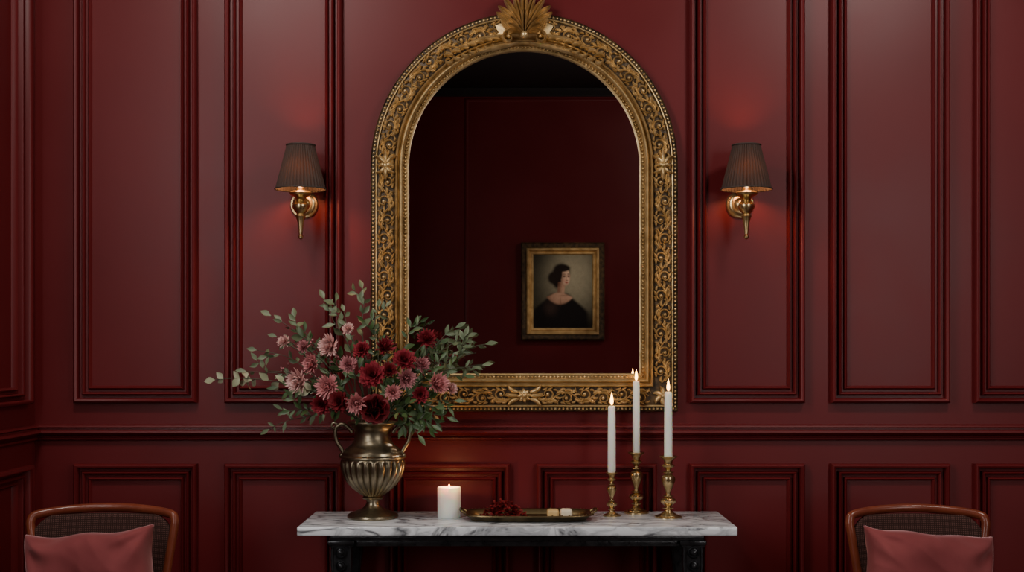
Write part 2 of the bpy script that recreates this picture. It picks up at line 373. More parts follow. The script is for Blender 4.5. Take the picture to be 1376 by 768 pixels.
for a,Ln,W in ((14,.050,.0080),(32,.058,.0085),(50,.066,.0085),(68,.076,.0090)): 
    acan(D2(a),Ln,-.6,W,.046,(0,-.008)); acan(D2(180-a),Ln,.6,W,.046,(0,-.008))
acan(D2(90),.086,0,.0105,.052,(0,-.008))
for s in (1,-1):
    a0=0 if s>0 else math.pi
    for v0,Ln,ang,bd,W in ((-.010,.20,.10,-.62,.009),(-.028,.15,-.15,-.25,.008)):
        stroke(g,MT,curl(s*.02,v0,a0+s*ang,Ln,s*bd,12),leafw(W),.018)
    for k in range(7):
        u0=.080+.026*k; drop=-.020-u0*u0*1.08
        stroke(g,MT,curl(s*u0,drop+.010,a0+s*.7,.038,-s*1.9),leafw(.0075),.016)
        stroke(g,MT,curl(s*u0,drop-.010,a0-s*.7,.032,s*1.8),leafw(.0070),.015)
    pts=[]
    for i in range(26):
        t=i/25; a=-t*math.pi*2.8+2.6; r=.022*(1-t)+.003; pts.append((s*(.052+r*math.cos(a)),-.012+r*math.sin(a)))
    stroke(g,MT,pts,lambda t:.0052*(1-.3*t),.034)
    ball(g,MT(s*.052,-.012,.028),.006,8,5)
ball(g,MT(0,-.010,.042),.013,12,7)
mk("crest_ornament",g,GOLD,parent=fr,angle=60)
# ---------------------------------------------------------------- sconces
def sconce(ax,bx,idx):
    y=-.12; d=D+y; s=F/d
    r=root("wall_sconce",((bx-688)/400,0,Z(275)),"brass candle-arm wall sconce with pleated charcoal brown shade, lit","wall lamp","pair of wall sconces")
    axx=(ax-688)/s; zz=lambda py:CH+(470-py)/s
    g=G(); bc=Vector(((bx-688)/400,0,Z(275)))
    lathe(g,[(.047,0),(.047,.005),(.044,.009),(.038,.010),(.034,.014),(.028,.016),(.022,.016),(.018,.022),(.010,.028),(.0,.030)],bc,40,(Vector((1,0,0)),Vector((0,0,1)),Vector((0,-1,0))))
    mk("backplate",g,SBRASS,parent=r,angle=30,fix=True)
    g=G(); ac=Vector((axx,y,zz(280)))
    tube(g,smoothpts([bc+Vector((0,-.02,0)),bc+Vector((0,-.05,-.012)),ac+Vector((0,.03,-.008)),ac],6),.0055,10)
    mk("arm",g,SBRASS,parent=r)
    g=G(); pf=[(5,252),(6,256),(12,257),(15,259),(14,262),(9,264),(6,268),(8,271),(11,275),(11,279),(8,284),(5,287),(7,290),(5.5,294),(4,300),(3,310),(2.2,315),(3.6,317),(3,320),(0.0,322)]
    lathe(g,[(a/s,zz(b)-zz(280)) for a,b in pf],(axx,y,zz(280)),32)
    mk("candle_cup",g,SBRASS,parent=r,angle=35,fix=True)
    g=G(); lathe(g,[(.0085,0),(.0085,.04)],(axx,y,zz(254)),20); mk("socket_sleeve",g,WAX,parent=r)
    g=G(); lathe(g,[(.004,0),(.011,.012),(.012,.022),(.007,.038),(.0,.05)],(axx,y,zz(254)+.04),20); mk("bulb",g,BULB,parent=r)
    g=G(); np_=40; n=np_*6; zb_=zz(254); zt_=zz(195); rb=33.5/s; rt=18.5/s
    def mod(th): 
        q=(th/(2*math.pi)*np_)%1; return 1-.095*(1-abs(math.sin(math.pi*q)))**1.6+.012
    prof=[(rb+(rt-rb)*t,(zt_-zb_)*t) for t in [i/8 for i in range(9)]]
    vs=[];fs=[]
    for (rr,z) in prof:
        for i in range(n):
            th=2*math.pi*i/n; q=rr*mod(th); vs.append((axx+q*math.cos(th),y+q*math.sin(th),zb_+z))
    for j in range(8):
        for i in range(n): k=(i+1)%n; fs.append((j*n+i,j*n+k,(j+1)*n+k,(j+1)*n+i))
    g.add(vs,fs); sh=mk("lamp_shade",g,SHADE,parent=r,angle=180)
    for rr,z in ((rb*1.02,zb_),(rt*1.03,zt_)):
        g=G(); tube(g,[(axx+rr*math.cos(2*math.pi*i/48),y+rr*math.sin(2*math.pi*i/48),z) for i in range(49)],.0024,6,up=(0,0,1))
        mk("shade_binding",g,BIND,parent=sh)
    g=G()
    for k in range(3):
        th=k*2*math.pi/3+.5; tube(g,[(axx,y,zt_-.01),(axx+rt*math.cos(th),y+rt*math.sin(th),zt_-.003)],.001,5)
    tube(g,[(axx,y,zb_+.08),(axx,y,zt_-.008)],.0012,5)
    mk("shade_carrier",g,SBRASS,parent=sh)
    L=bpy.data.lights.new("sconce_light",'POINT'); L.energy=4.2; L.color=(1,.47,.20); L.shadow_soft_size=.03; L.specular_factor=.3
    lo=bpy.data.objects.new("sconce_light",L); COL.objects.link(lo); lo.parent=r; lo.location=Vector((axx,y-.022,zb_+.06))-ORI[r]
sconce(404,409,0); sconce(1003,994,1)
# ---------------------------------------------------------------- console table
TZ=.803; tcx=(695-688)/442.0
ct=root("console_table",(tcx,-.23,0),"console table with white grey-veined marble top on black iron base","table")
g=G(); hwid=296/442.0; box(g,tcx-hwid,tcx+hwid,-.43,-.035,TZ-.028,TZ,.004,3); mk("table_top",g,MARBLE,parent=ct,angle=30)
lx0=(443-688)/437.; lx1=(476-688)/437.; sx=2*tcx
g=G()
box(g,lx0+.004,sx-lx0-.004,-.405,-.06,TZ-.046,TZ-.028,.003); box(g,lx0+.02,sx-lx0-.02,-.39,-.375,TZ-.065,TZ-.044,.002); box(g,lx0+.02,sx-lx0-.02,-.09,-.075,TZ-.065,TZ-.044,.002)
mk("apron",g,IRON,parent=ct)
for s in (1,-1):
    for yy in (-.385,-.085):
        fx=lambda x:(x if s>0 else sx-x)
        g=G(); xm=(lx0+lx1)/2
        out=[(-.036,.757),(.036,.757),(.036,.74),(.031,.735),(.031,.68),(.023,.62),(.015,.5),(.013,.3),(.016,.15),(.028,.10),(.034,.06),(.034,0),(-.034,0),(-.034,.06),(-.028,.10),(-.016,.15),(-.013,.3),(-.015,.5),(-.023,.62),(-.031,.68),(-.031,.735),(-.036,.74)]
        m=len(out); vs=[(fx(xm+a),yy-.018,z) for a,z in out]+[(fx(xm+a),yy+.018,z) for a,z in out]
        fs=[tuple(range(m)),tuple(range(2*m-1,m-1,-1))]+[(i,(i+1)%m,(i+1)%m+m,i+m) for i in range(m)]
        g.add(vs,fs)
        for e in (-1,1): tube(g,[(fx(xm+e*.027),yy-.019,z) for z in (.738,.70,.68)],.0045,6)
        for e in (-1,1): tube(g,smoothpts([(fx(xm+e*.027),yy-.019,.68),(fx(xm+e*.014),yy-.019,.5),(fx(xm+e*.010),yy-.019,.3),(fx(xm+e*.02),yy-.019,.1)],6),.0035,6)
        box(g,min(fx(xm-.040),fx(xm+.040)),max(fx(xm-.040),fx(xm+.040)),yy-.024,yy+.022,.744,.757,.002)
        lg=mk("leg",g,IRON,parent=ct,angle=30,fix=True)
        if yy<-.2:
            for zz_,rr in ((.722,.0175),(.682,.0165),(.647,.011)):
                g=G(); lathe(g,[(rr,0),(rr,.008),(rr*.85,.012),(rr*.7,.006),(rr*.5,.007),(rr*.38,.016),(0,.018)],(fx(xm),yy-.017,zz_),24,(Vector((1,0,0)),Vector((0,0,1)),Vector((0,-1,0))))
                mk("rosette",g,IRON,parent=lg,fix=True)
g=G(); box(g,lx0+.03,sx-lx0-.03,-.25,-.22,.10,.125,.004)
for xx in (lx0+.04,sx-lx0-.04): box(g,xx-.01,xx+.01,-.385,-.085,.10,.125,.004)
mk("stretcher",g,IRON,parent=ct)
# ---------------------------------------------------------------- vase
vy=-.21; s=F/(D+vy); vx=(501-688)/s
vz=lambda py:TZ+(695-py)/s
va=root("vase",(vx,vy,TZ),"aged bronze urn vase with fluted body and two handles","vase")
g=G(); pf=[(0,695),(33,695),(34.5,693),(34,690.5),(30,688),(23,685.5),(14,682),(10,678),(8.5,674),(9,671),(13,669.5),(14,667.5),(12,666)]
lathe(g,[(a/s,vz(b)-TZ) for a,b in pf],(vx,vy,TZ),64); mk("foot",g,PEWTER,parent=va,angle=35)
body=[(12,666),(18,662),(26,656),(33,649),(38.5,641),(42,632),(43.5,624),(43,618),(41.5,615.5),(44,614),(44.5,612),(42,610),(40,606),(35,601),(29.5,597),(26,592),(24.5,586),(24.5,580),(26,575),(29.5,571),(33,568.5),(34,567),(33,565.5),(30,566),(26,570),(22,576),(21.5,586),(21,600)]
def vmod(th,z):
    py=695-z*s
    k=max(0,min(1,(py-616)/4))*max(0,min(1,(666-py)/3))
    return 1-.085*k*(1-abs(math.sin(12*th)))**1.3
pp=smoothpts([Vector((a,b,0)) for a,b in body],3)
g=G(); lathe(g,[(p.x/s,vz(p.y)-TZ) for p in pp],(vx,vy,TZ),240,mod=vmod); mk("body",g,PEWTER,parent=va,angle=50)
for sg in (-1,1):
    g=G(); pts=[(27,581),(33,573),(41,569),(48,573),(50,581),(48,592),(43,600),(40,606),(41,612)]
    tube(g,smoothpts([(vx+sg*a/s,vy-.01,vz(b)) for a,b in pts],6),.0062,10)
    tube(g,smoothpts([(vx+sg*a/s,vy-.01,vz(b)) for a,b in ((46,571),(52,567),(55,571),(51,575))],4),.0038,8)
    ball(g,(vx+sg*41/s,vy-.01,vz(611)),.010,10,6)
    mk("handle",g,PEWTER,parent=va,angle=180)
# ---------------------------------------------------------------- flowers
mouth=Vector((vx,vy,vz(566)))
def frame_of(n):
    n=n.normalized(); a=n.orthogonal().normalized(); return n,a,n.cross(a)
def petal(g,c,n,a,b,ang,elev,L,W,cur,r0,seg=4,cup=.2,wp=(.35,.85,1,.8,.2),side=0):
    rd=a*math.cos(ang)+b*math.sin(ang); tg=n.cross(rd); p=c+rd*r0; vs=[];ts=[]
    for i in range(seg+1):
        t=i/seg; ph=elev-cur*t; d=rd*math.sin(ph)+n*math.cos(ph); nn=d.cross(tg)
        if i: p=p+d*(L/seg)
        w=W*wp[i]*.5
        vs+=[p-tg*w+nn*(cup*w*-1),p.copy(),p+tg*w+nn*(cup*w*-1)]; ts+=[t,t*.85,t]
    fs=[]
    for i in range(seg):
        for k in range(2): fs.append((i*3+k,i*3+k+1,i*3+4+k,i*3+3+k))
    g.add(vs,fs,ts)
def bloom(g,c,n,R_,kind):
    n,a,b=frame_of(n)
    if kind=='mum':
        rag=random.uniform(.12,.28); open_=random.uniform(-.25,.1)
        for j,(el,Lf,ct_) in enumerate(((1.75,.92,22),(1.5,.96,24),(1.25,.93,22),(1.0,.85,20),(.75,.74,16),(.5,.62,12),(.25,.5,8))):
            for i in range(ct_):
                petal(g,c,n,a,b,2*math.pi*(i+random.random()*.6)/ct_+j,el+open_+random.uniform(-rag,rag),R_*Lf*random.uniform(.85,1.15),R_*.18,.55+random.uniform(-.3,.5),R_*.06)
    elif kind=='dahlia':
        for j,(el,Lf,ct_) in enumerate(((1.7,1.0,12),(1.45,1.0,13),(1.2,.92,12),(.95,.8,11),(.7,.66,9),(.42,.52,7),(.15,.4,5))):
            for i in range(ct_):
                petal(g,c,n,a,b,2*math.pi*(i+random.random()*.4)/ct_+j*.4,el+random.uniform(-.14,.14),R_*Lf*random.uniform(.88,1.1),R_*.42,.35+random.uniform(-.2,.2),R_*.05,cup=-.35,wp=(.4,.85,1.05,.9,.3))
    else:
        for j,(el,r0,Lf,ct_) in enumerate(((1.35,.25,.85,7),(1.05,.22,.85,6),(.75,.2,.8,6),(.5,.16,.75,5),(.3,.12,.7,4),(.15,.06,.65,3))):
            for i in range(ct_):
                petal(g,c-n*R_*.25,n,a,b,2*math.pi*(i+random.random()*.2)/ct_+j*.55,el,R_*Lf,R_*.95,-.25 if j<2 else .35,R_*r0,cup=.5,wp=(.5,.95,1.1,1.0,.6))
    ball(g,c-n*R_*.1,R_*.18,8,5,t=.1)
def leaf(g,base,d,nrm,L,W,bend=.3):
    d=d.normalized(); s=d.cross(nrm)
    if s.length<1e-4: s=d.orthogonal()
    s.normalize(); nn=s.cross(d).normalized(); vs=[];fs=[]; p=base.copy(); seg=6; wp=(.06,.45,.9,1,.8,.42,.02); dd=d.copy()
    for i in range(seg+1):
        if i: dd=(dd-nn*(bend/seg)).normalized(); p=p+dd*(L/seg)
        w=W*wp[i]*.5; vs+=[p-s*w+nn*w*.35,p.copy(),p+s*w+nn*w*.35]
    for i in range(seg):
        for k in range(2): fs.append((i*3+k,i*3+k+1,i*3+4+k,i*3+3+k))
    g.add(vs,fs)
def bez(p0,p1,p2,n): return [p0*(1-t)**2+p1*2*t*(1-t)+p2*t*t for t in [i/n for i in range(n+1)]]
def stempath(tip,n=14,lift=.5,wob=0):
    off=Vector((max(-.045,min(.045,(tip.x-mouth.x)*.25)),random.uniform(-.03,.02),0))
    p0=mouth+Vector((off.x*.3,0,-.06)); pm=mouth+off
    h=max(.03,(tip.z-mouth.z)*lift+.05) if tip.z>mouth.z-.02 else .085
    c=pm+Vector(((tip.x-pm.x)*.35,(tip.y-pm.y)*.3,h))
    b=bez(pm,c,tip,n)
    if wob:
        ph=random.uniform(0,6); 
        for i in range(1,n): 
            t=i/n; b[i]+=Vector((math.sin(t*7+ph),0,math.cos(t*6+ph*2)))*wob*math.sin(math.pi*t)
    return [p0]+b
def flower(px,py,y,rpx,kind,colr,word,lab):
    tip=P(px,py,y); R_=rpx*(D+y)/F
    r=root(word,mouth+Vector((0,0,-.06)),lab,"flower","flower stems in the bronze vase")
    core=mouth+Vector((0,.05,.10)); n=(tip-core).normalized()*.8+Vector((random.uniform(-.4,.4),-.7,.15+random.uniform(-.35,.40))); n.normalize()
    path=stempath(tip-n*R_*.25); g=G(); tube(g,path,.0018,6); mk("stem",g,STEM,parent=r,angle=180)
    g=G(); bloom(g,tip,n,R_,kind); mk("bloom",g,PM[colr],parent=r,angle=180,attr=True)
    g=G()
    for k in range(3):
        i=random.randint(7,12); b=path[i]; d=Vector((random.uniform(-1,1),random.uniform(-.3,.5),random.uniform(-.2,.8)))
        leaf(g,b,d,Vector((0,-1,.3)),random.uniform(.035,.052),random.uniform(.014,.020))
    mk("leaf",g,DGREEN,parent=r,angle=180)
FL=[(402,512,-.29,18,'mum','pale'),(441,519,-.36,18,'mum','pink'),(479,541,-.40,16,'mum','pink'),(504,548,-.41,19,'rose','wine'),(587,516,-.31,17,'mum','pink'),
(573,456,-.24,15,'mum','red'),(543,484,-.31,16,'dahlia','red'),(516,467,-.28,15,'mum','red'),(500,504,-.39,18,'dahlia','red'),(456,540,-.39,15,'dahlia','wine'),
(432,543,-.34,14,'dahlia','red'),(444,465,-.27,17,'mum','pale'),(382,459,-.24,10,'mum','pale'),(420,489,-.29,15,'mum','pink'),(545,508,-.35,15,'mum','mauve'),
(528,527,-.38,12,'mum','pink'),(565,530,-.34,12,'dahlia','red'),(468,490,-.33,13,'mum','mauve'),(486,470,-.27,12,'dahlia','red'),(605,522,-.27,10,'mum','pale'),
(468,442,-.24,9,'mum','pale'),(409,466,-.24,10,'mum','mauve'),(523,497,-.35,11,'dahlia','wine'),(567,490,-.29,12,'mum','mauve')]
CW={'pale':"pale pink",'pink':"dusty pink",'red':"crimson",'wine':"deep burgundy",'mauve':"muted mauve"}
KW={'mum':"chrysanthemum",'dahlia':"dahlia",'rose':"rose"}
for f in FL: flower(*f,KW[f[4]],"%s %s in full bloom in the bronze vase"%(CW[f[5]],KW[f[4]]))
def branch(px,py,y,m,leafL,leafW,n,lab,start=.3,lift=.6,nm="leafy_branch",wob=.012,stem=.0022):
    tip=P(px,py,y); r=root(nm,mouth+Vector((0,0,-.06)),lab,"foliage","foliage branches in the bronze vase")
    path=stempath(tip,20,lift,wob); g=G(); k=len(path); tube(g,path,[stem-stem*.65*i/k for i in range(k)],6)
    gl=G()
    def put(b,tan,side,sc):
        d=tan*random.uniform(.35,1.1)+side*random.uniform(.5,1.0)+Vector((random.uniform(-.3,.3),random.uniform(-.4,.3),random.uniform(-.25,.25)))
        leaf(gl,b,d,Vector((random.uniform(-.7,.7),-1,random.uniform(-.5,.8))),leafL*sc,leafW*sc*random.uniform(.85,1.15),random.uniform(-.3,.8))
    for i in range(n):
        t=start+(1-start)*(i/(n-1))+(random.uniform(-.03,.03) if 0<i<n-1 else 0); t=min(1,t); q=t*(k-1); i0=min(k-2,int(q)); b=path[i0].lerp(path[i0+1],q-i0); tan=(path[i0+1]-path[i0]).normalized()
        side=tan.cross(Vector((0,-1,0))).normalized(); rot=random.uniform(-.9,.9); side=(side*math.cos(rot)+Vector((0,-1,0))*math.sin(rot))
        sg=1 if i%2 else -1; sc=(1-.4*max(0,t-.5)*2)*random.uniform(.7,1.2)
        if i==n-1: leaf(gl,b,tan,Vector((.2,-1,.3)),leafL*.8,leafW*.8,.2); continue
        put(b,tan,side*sg,sc)
        if random.random()<.45: put(b,tan,-side*sg,sc*.85)
        if i==n//2+1:
            dirn=(tan*.9+side*sg*.8).normalized(); tp=[b+dirn*(.045*j/5)+Vector((0,0,.010*(j/5)**2)) for j in range(6)]
            tube(g,tp,.0009,5)
            for j in (2,4):
                s2=dirn.cross(Vector((0,-1,0))).normalized()*(1 if j%4 else -1); put(tp[j],dirn,s2,.75)
            put(tp[5],dirn,dirn,.75)
    mk("stem",g,STEM,parent=r,angle=180); mk("leaf",gl,m,parent=r,angle=180)
A="slender sage green leafy branch standing in the bronze vase"; B="dark green leafy sprig standing in the bronze vase"; C_="sparse pale green trailing sprig in the bronze vase"
branch(289,510,-.2,PALE,.048,.028,11,C_,.42,.9,wob=.006,stem=.003)
for t in ((364,424,-.17,.052,.025,9),(436,402,-.14,.052,.023,9),(487,388,-.13,.050,.021,11),(508,412,-.15,.04,.018,8),(612,440,-.17,.050,.018,9),(652,462,-.19,.052,.019,11),(648,490,-.22,.046,.018,9),(362,576,-.22,.046,.017,9),(372,452,-.18,.042,.019,7),(462,418,-.15,.038,.018,7),(628,452,-.17,.044,.016,8),(330,498,-.2,.044,.020,8),(345,470,-.19,.044,.020,7)):
    branch(t[0],t[1],t[2],SAGE,t[3],t[4],t[5],A,.45)
for t in ((390,552,-.27,.05,.018,8),(600,560,-.29,.058,.019,9),(562,584,-.33,.056,.020,9),(584,546,-.35,.055,.019,9),(610,538,-.30,.055,.017,8),(374,520,-.22,.050,.017,7),(556,434,-.17,.05,.018,8),(590,462,-.19,.05,.018,8),(400,438,-.18,.048,.018,7),(580,570,-.33,.055,.019,8),(624,505,-.24,.045,.016,7),(500,430,-.16,.05,.018,7),(540,556,-.40,.045,.018,7),(600,500,-.30,.048,.017,7),(474,560,-.41,.038,.014,6)):
    branch(t[0],t[1],t[2],DGREEN,t[3],t[4],t[5],B,.42)
def berry(px,py,y,n,colr):
    tip=P(px,py,y); r=root("filler_sprig",mouth+Vector((0,0,-.06)),"wispy sprig of tiny %s buds in the bronze vase"%("dark wine" if colr=='wine' else "dusty mauve"),"foliage","filler sprigs in the bronze vase")
    path=stempath(tip,18,.6,.008); g=G(); tube(g,path,.0012,5); gb=G()
    for i in range(n):
        q=random.uniform(.6,1)*17; i0=min(17,int(q)); b=path[i0]; d=Vector((random.uniform(-1,1),random.uniform(-.8,.4),random.uniform(-.3,1))).normalized(); e=b+d*random.uniform(.012,.034)
        tube(g,[b,(b+e)/2+Vector((0,0,.003)),e],.0006,4)
        for k in range(2):
            c=e+Vector([random.uniform(-.004,.004) for _ in range(3)]); ball(gb,c,random.uniform(.0022,.004),6,4,t=random.uniform(.3,1))
    mk("stem",g,STEM,parent=r,angle=180); mk("bud",gb,PM[colr],parent=r,angle=180,attr=True)
for t in ((606,478,-.22,20,'wine'),(636,474,-.2,12,'wine'),(402,450,-.2,14,'mauve'),(360,498,-.2,9,'mauve'),(532,448,-.2,12,'wine')): berry(*t)
# ---------------------------------------------------------------- candles
def flame(c,h,r,parent):
    g=G(); lathe(g,[(0,0),(r*.7,h*.1),(r,h*.28),(r*.85,h*.5),(r*.45,h*.75),(r*.15,h*.92),(0,h)],c,14); mk("flame",g,FLAME,parent=parent,angle=180)
    g=G(); tube(g,[c+Vector((0,0,-.004)),c+Vector((.0008,0,.004))],.0009,5); mk("wick",g,WICK,parent=parent)
def plight(c,e,parent):
    L=bpy.data.lights.new("candle_light",'POINT'); L.energy=e; L.color=(1,.48,.17); L.shadow_soft_size=.002
    o=bpy.data.objects.new("candle_light",L); COL.objects.link(o); o.parent=parent; o.location=c-ORI[parent]
def stick(px,y,rb,cuppy,rc,candtop,flametop,e=3.6):
    d=D+y; s=F/d; x=(px-688)/s; c=Vector((x,y,TZ)); H=(CH+(470-cuppy)/s)-TZ
    pf=[(0,0),(1,0),(1,.020),(.95,.030),(.84,.034),(.80,.045),(.60,.055),(.56,.066),(.40,.085),(.28,.115),(.24,.135),(.40,.145),(.42,.157),(.26,.167),(.22,.18),(.36,.21),(.56,.245),(.60,.275),(.46,.31),(.22,.335),(.40,.345),(.40,.358),(.20,.37),(.18,.41),(.24,.45),(.42,.54),(.54,.61),(.50,.66),(.30,.70),(.20,.715),(.40,.725),(.40,.738),(.20,.75),(.18,.77),(.26,.80),(.42,.82),(.48,.84),(.42,.855),(.30,.87),(.32,.91),(.42,.95),(.62,.975),(.68,.99),(.66,1.0),(.40,.992),(.36,.95),(0,.95)]
    g=G(); rbm=rb/s; lathe(g,[(a*rbm,b*H) for a,b in pf],c,40)
    o=mk("candlestick",g,BRASS,origin=c,angle=35,label="%s turned brass candlestick on the marble table top"%("short" if H<.17 else "tall"),category="candlestick",fix=True); o["group"]="brass candlesticks on the table"
    zc0=TZ+H*.955; zt=CH+(470-candtop)/s; cc=Vector((x,y,zc0))
    ca=root("candle",cc,"lit ivory taper candle in a brass candlestick","candle","taper candles in the candlesticks")
    g=G(); r0=rc/s; lathe(g,[(min(r0*.8,rbm*.34),0),(min(r0,rbm*.38),H*.04),(r0,H*.06),(r0*.98,(zt-zc0)*.6),(r0*.9,zt-zc0-.003),(r0*.7,zt-zc0),(0,zt-zc0-.002)],cc,24); mk("wax",g,WAX,parent=ca,angle=50,fix=True)
    fc=Vector((x,y,zt+.002)); fh=(candtop-flametop)/s; flame(fc,fh,fh*.125,ca); plight(fc+Vector((0,0,fh*.5)),e,ca)
stick(822,-.16,12,634,5.4,545,527); stick(855,-.080,16.5,607,5.0,512,496,2.2); stick(898,-.20,18,612,5.6,526,509)
py_=-.20; s=F/(D+py_); c=Vector(((603.5-688)/s,py_,TZ)); pc=root("pillar_candle",c,"short lit ivory pillar candle on the marble table top","candle")
g=G(); r=15.6/s; h=41/s; lathe(g,[(r*.97,0),(r,.003),(r,h-.003),(r*.97,h),(r*.85,h),(r*.7,h-.004),(r*.3,h-.006),(0,h-.006)],c,40); mk("wax",g,WAX,parent=pc,angle=45,fix=True)
fc=c+Vector((0,0,h-.003)); flame(fc,.013,.0024,pc); plight(fc+Vector((0,0,.012)),.7,pc)
# ---------------------------------------------------------------- tray
ty=-.245; s=F/(D+ty); tx=(710-688)/s
tr=root("serving_tray",(tx,ty,TZ),"oblong antique bronze serving tray with raised rim on the table","tray")
def ring(z,n=96,ax=.188,ay=.088,off=0):
    out=[]; e=.5
    for i in range(n):
        th=2*math.pi*i/n; c_,s_=math.cos(th),math.sin(th)
        out.append(Vector((tx+math.copysign(abs(c_)**e,c_)*(ax+off),ty+math.copysign(abs(s_)**e,s_)*(ay+off),z)))
    return out
prof=[(-.02,0.0),(-.004,.003),(.006,.019),(.012,.022),(.018,.022),(.019,.019),(.014,.018),(.008,.015),(-.002,.006),(-.02,.0045)]
n=96; vs=[];fs=[]; g=G()
for o_,z in prof: vs+=ring(TZ+.0005+z,off=o_)
for j in range(len(prof)-1):
    for i in range(n): k=(i+1)%n; fs.append((j*n+i,j*n+k,(j+1)*n+k,(j+1)*n+i))
fs.append(tuple(range(n-1,-1,-1))); fs.append(tuple((len(prof)-1)*n+i for i in range(n)))
g.add(vs,fs)
for i in range(0,96,2):
    p=ring(TZ+.023,off=.015)[i]; ball(g,p,.0026,6,4)
mk("tray_body",g,TRAYM,parent=tr,angle=40,fix=True)
for sg in (-1,1):
    g=G(); tube(g,smoothpts([(tx+sg*.198,ty-.035,TZ+.022),(tx+sg*.212,ty-.030,TZ+.030),(tx+sg*.216,ty,TZ+.033),(tx+sg*.212,ty+.030,TZ+.030),(tx+sg*.198,ty+.035,TZ+.022)],6),.0038,8); mk("handle",g,TRAYM,parent=tr,angle=180)
g=G(); pcx=(676-688)/s
for i in range(480):
    a=random.uniform(0,6.28); q=random.random()**.55; x=pcx+.072*q*math.cos(a); y=ty+.048*q*math.sin(a); z=TZ+.006+random.random()*.056*(1-q**2.5)
    nn=Vector((random.uniform(-.6,.6),random.uniform(-.6,.6),1)); n_,a_,b_=frame_of(nn)
    petal(g,Vector((x,y,z)),n_,a_,b_,random.uniform(0,6.28),1.4,random.uniform(.009,.015),random.uniform(.008,.012),random.uniform(-.8,1.0),0)
o=mk("petal_pile",g,PM['dry'],origin=(pcx,ty,TZ+.005),angle=180,attr=True,label="heap of dried dark red petals lying on the bronze tray",category="dried petals"); o["kind"]="stuff"
for (pa,pb,yy,m,lab) in ((735,751,ty-.0,SOAP2,"small honey-coloured soap bar on the bronze tray"),(753,769,ty+.01,SOAP,"small cream soap bar on the bronze tray")):
    g=G(); x0=(pa-688)/s; x1=(pb-688)/s; box(g,x0,x1,yy-.022,yy+.022,TZ+.0052,TZ+.032,.008,4); mk("soap_bar",g,m,origin=((x0+x1)/2,yy,TZ+.005),angle=50,label=lab,category="soap")["group"]="soap bars on the tray"
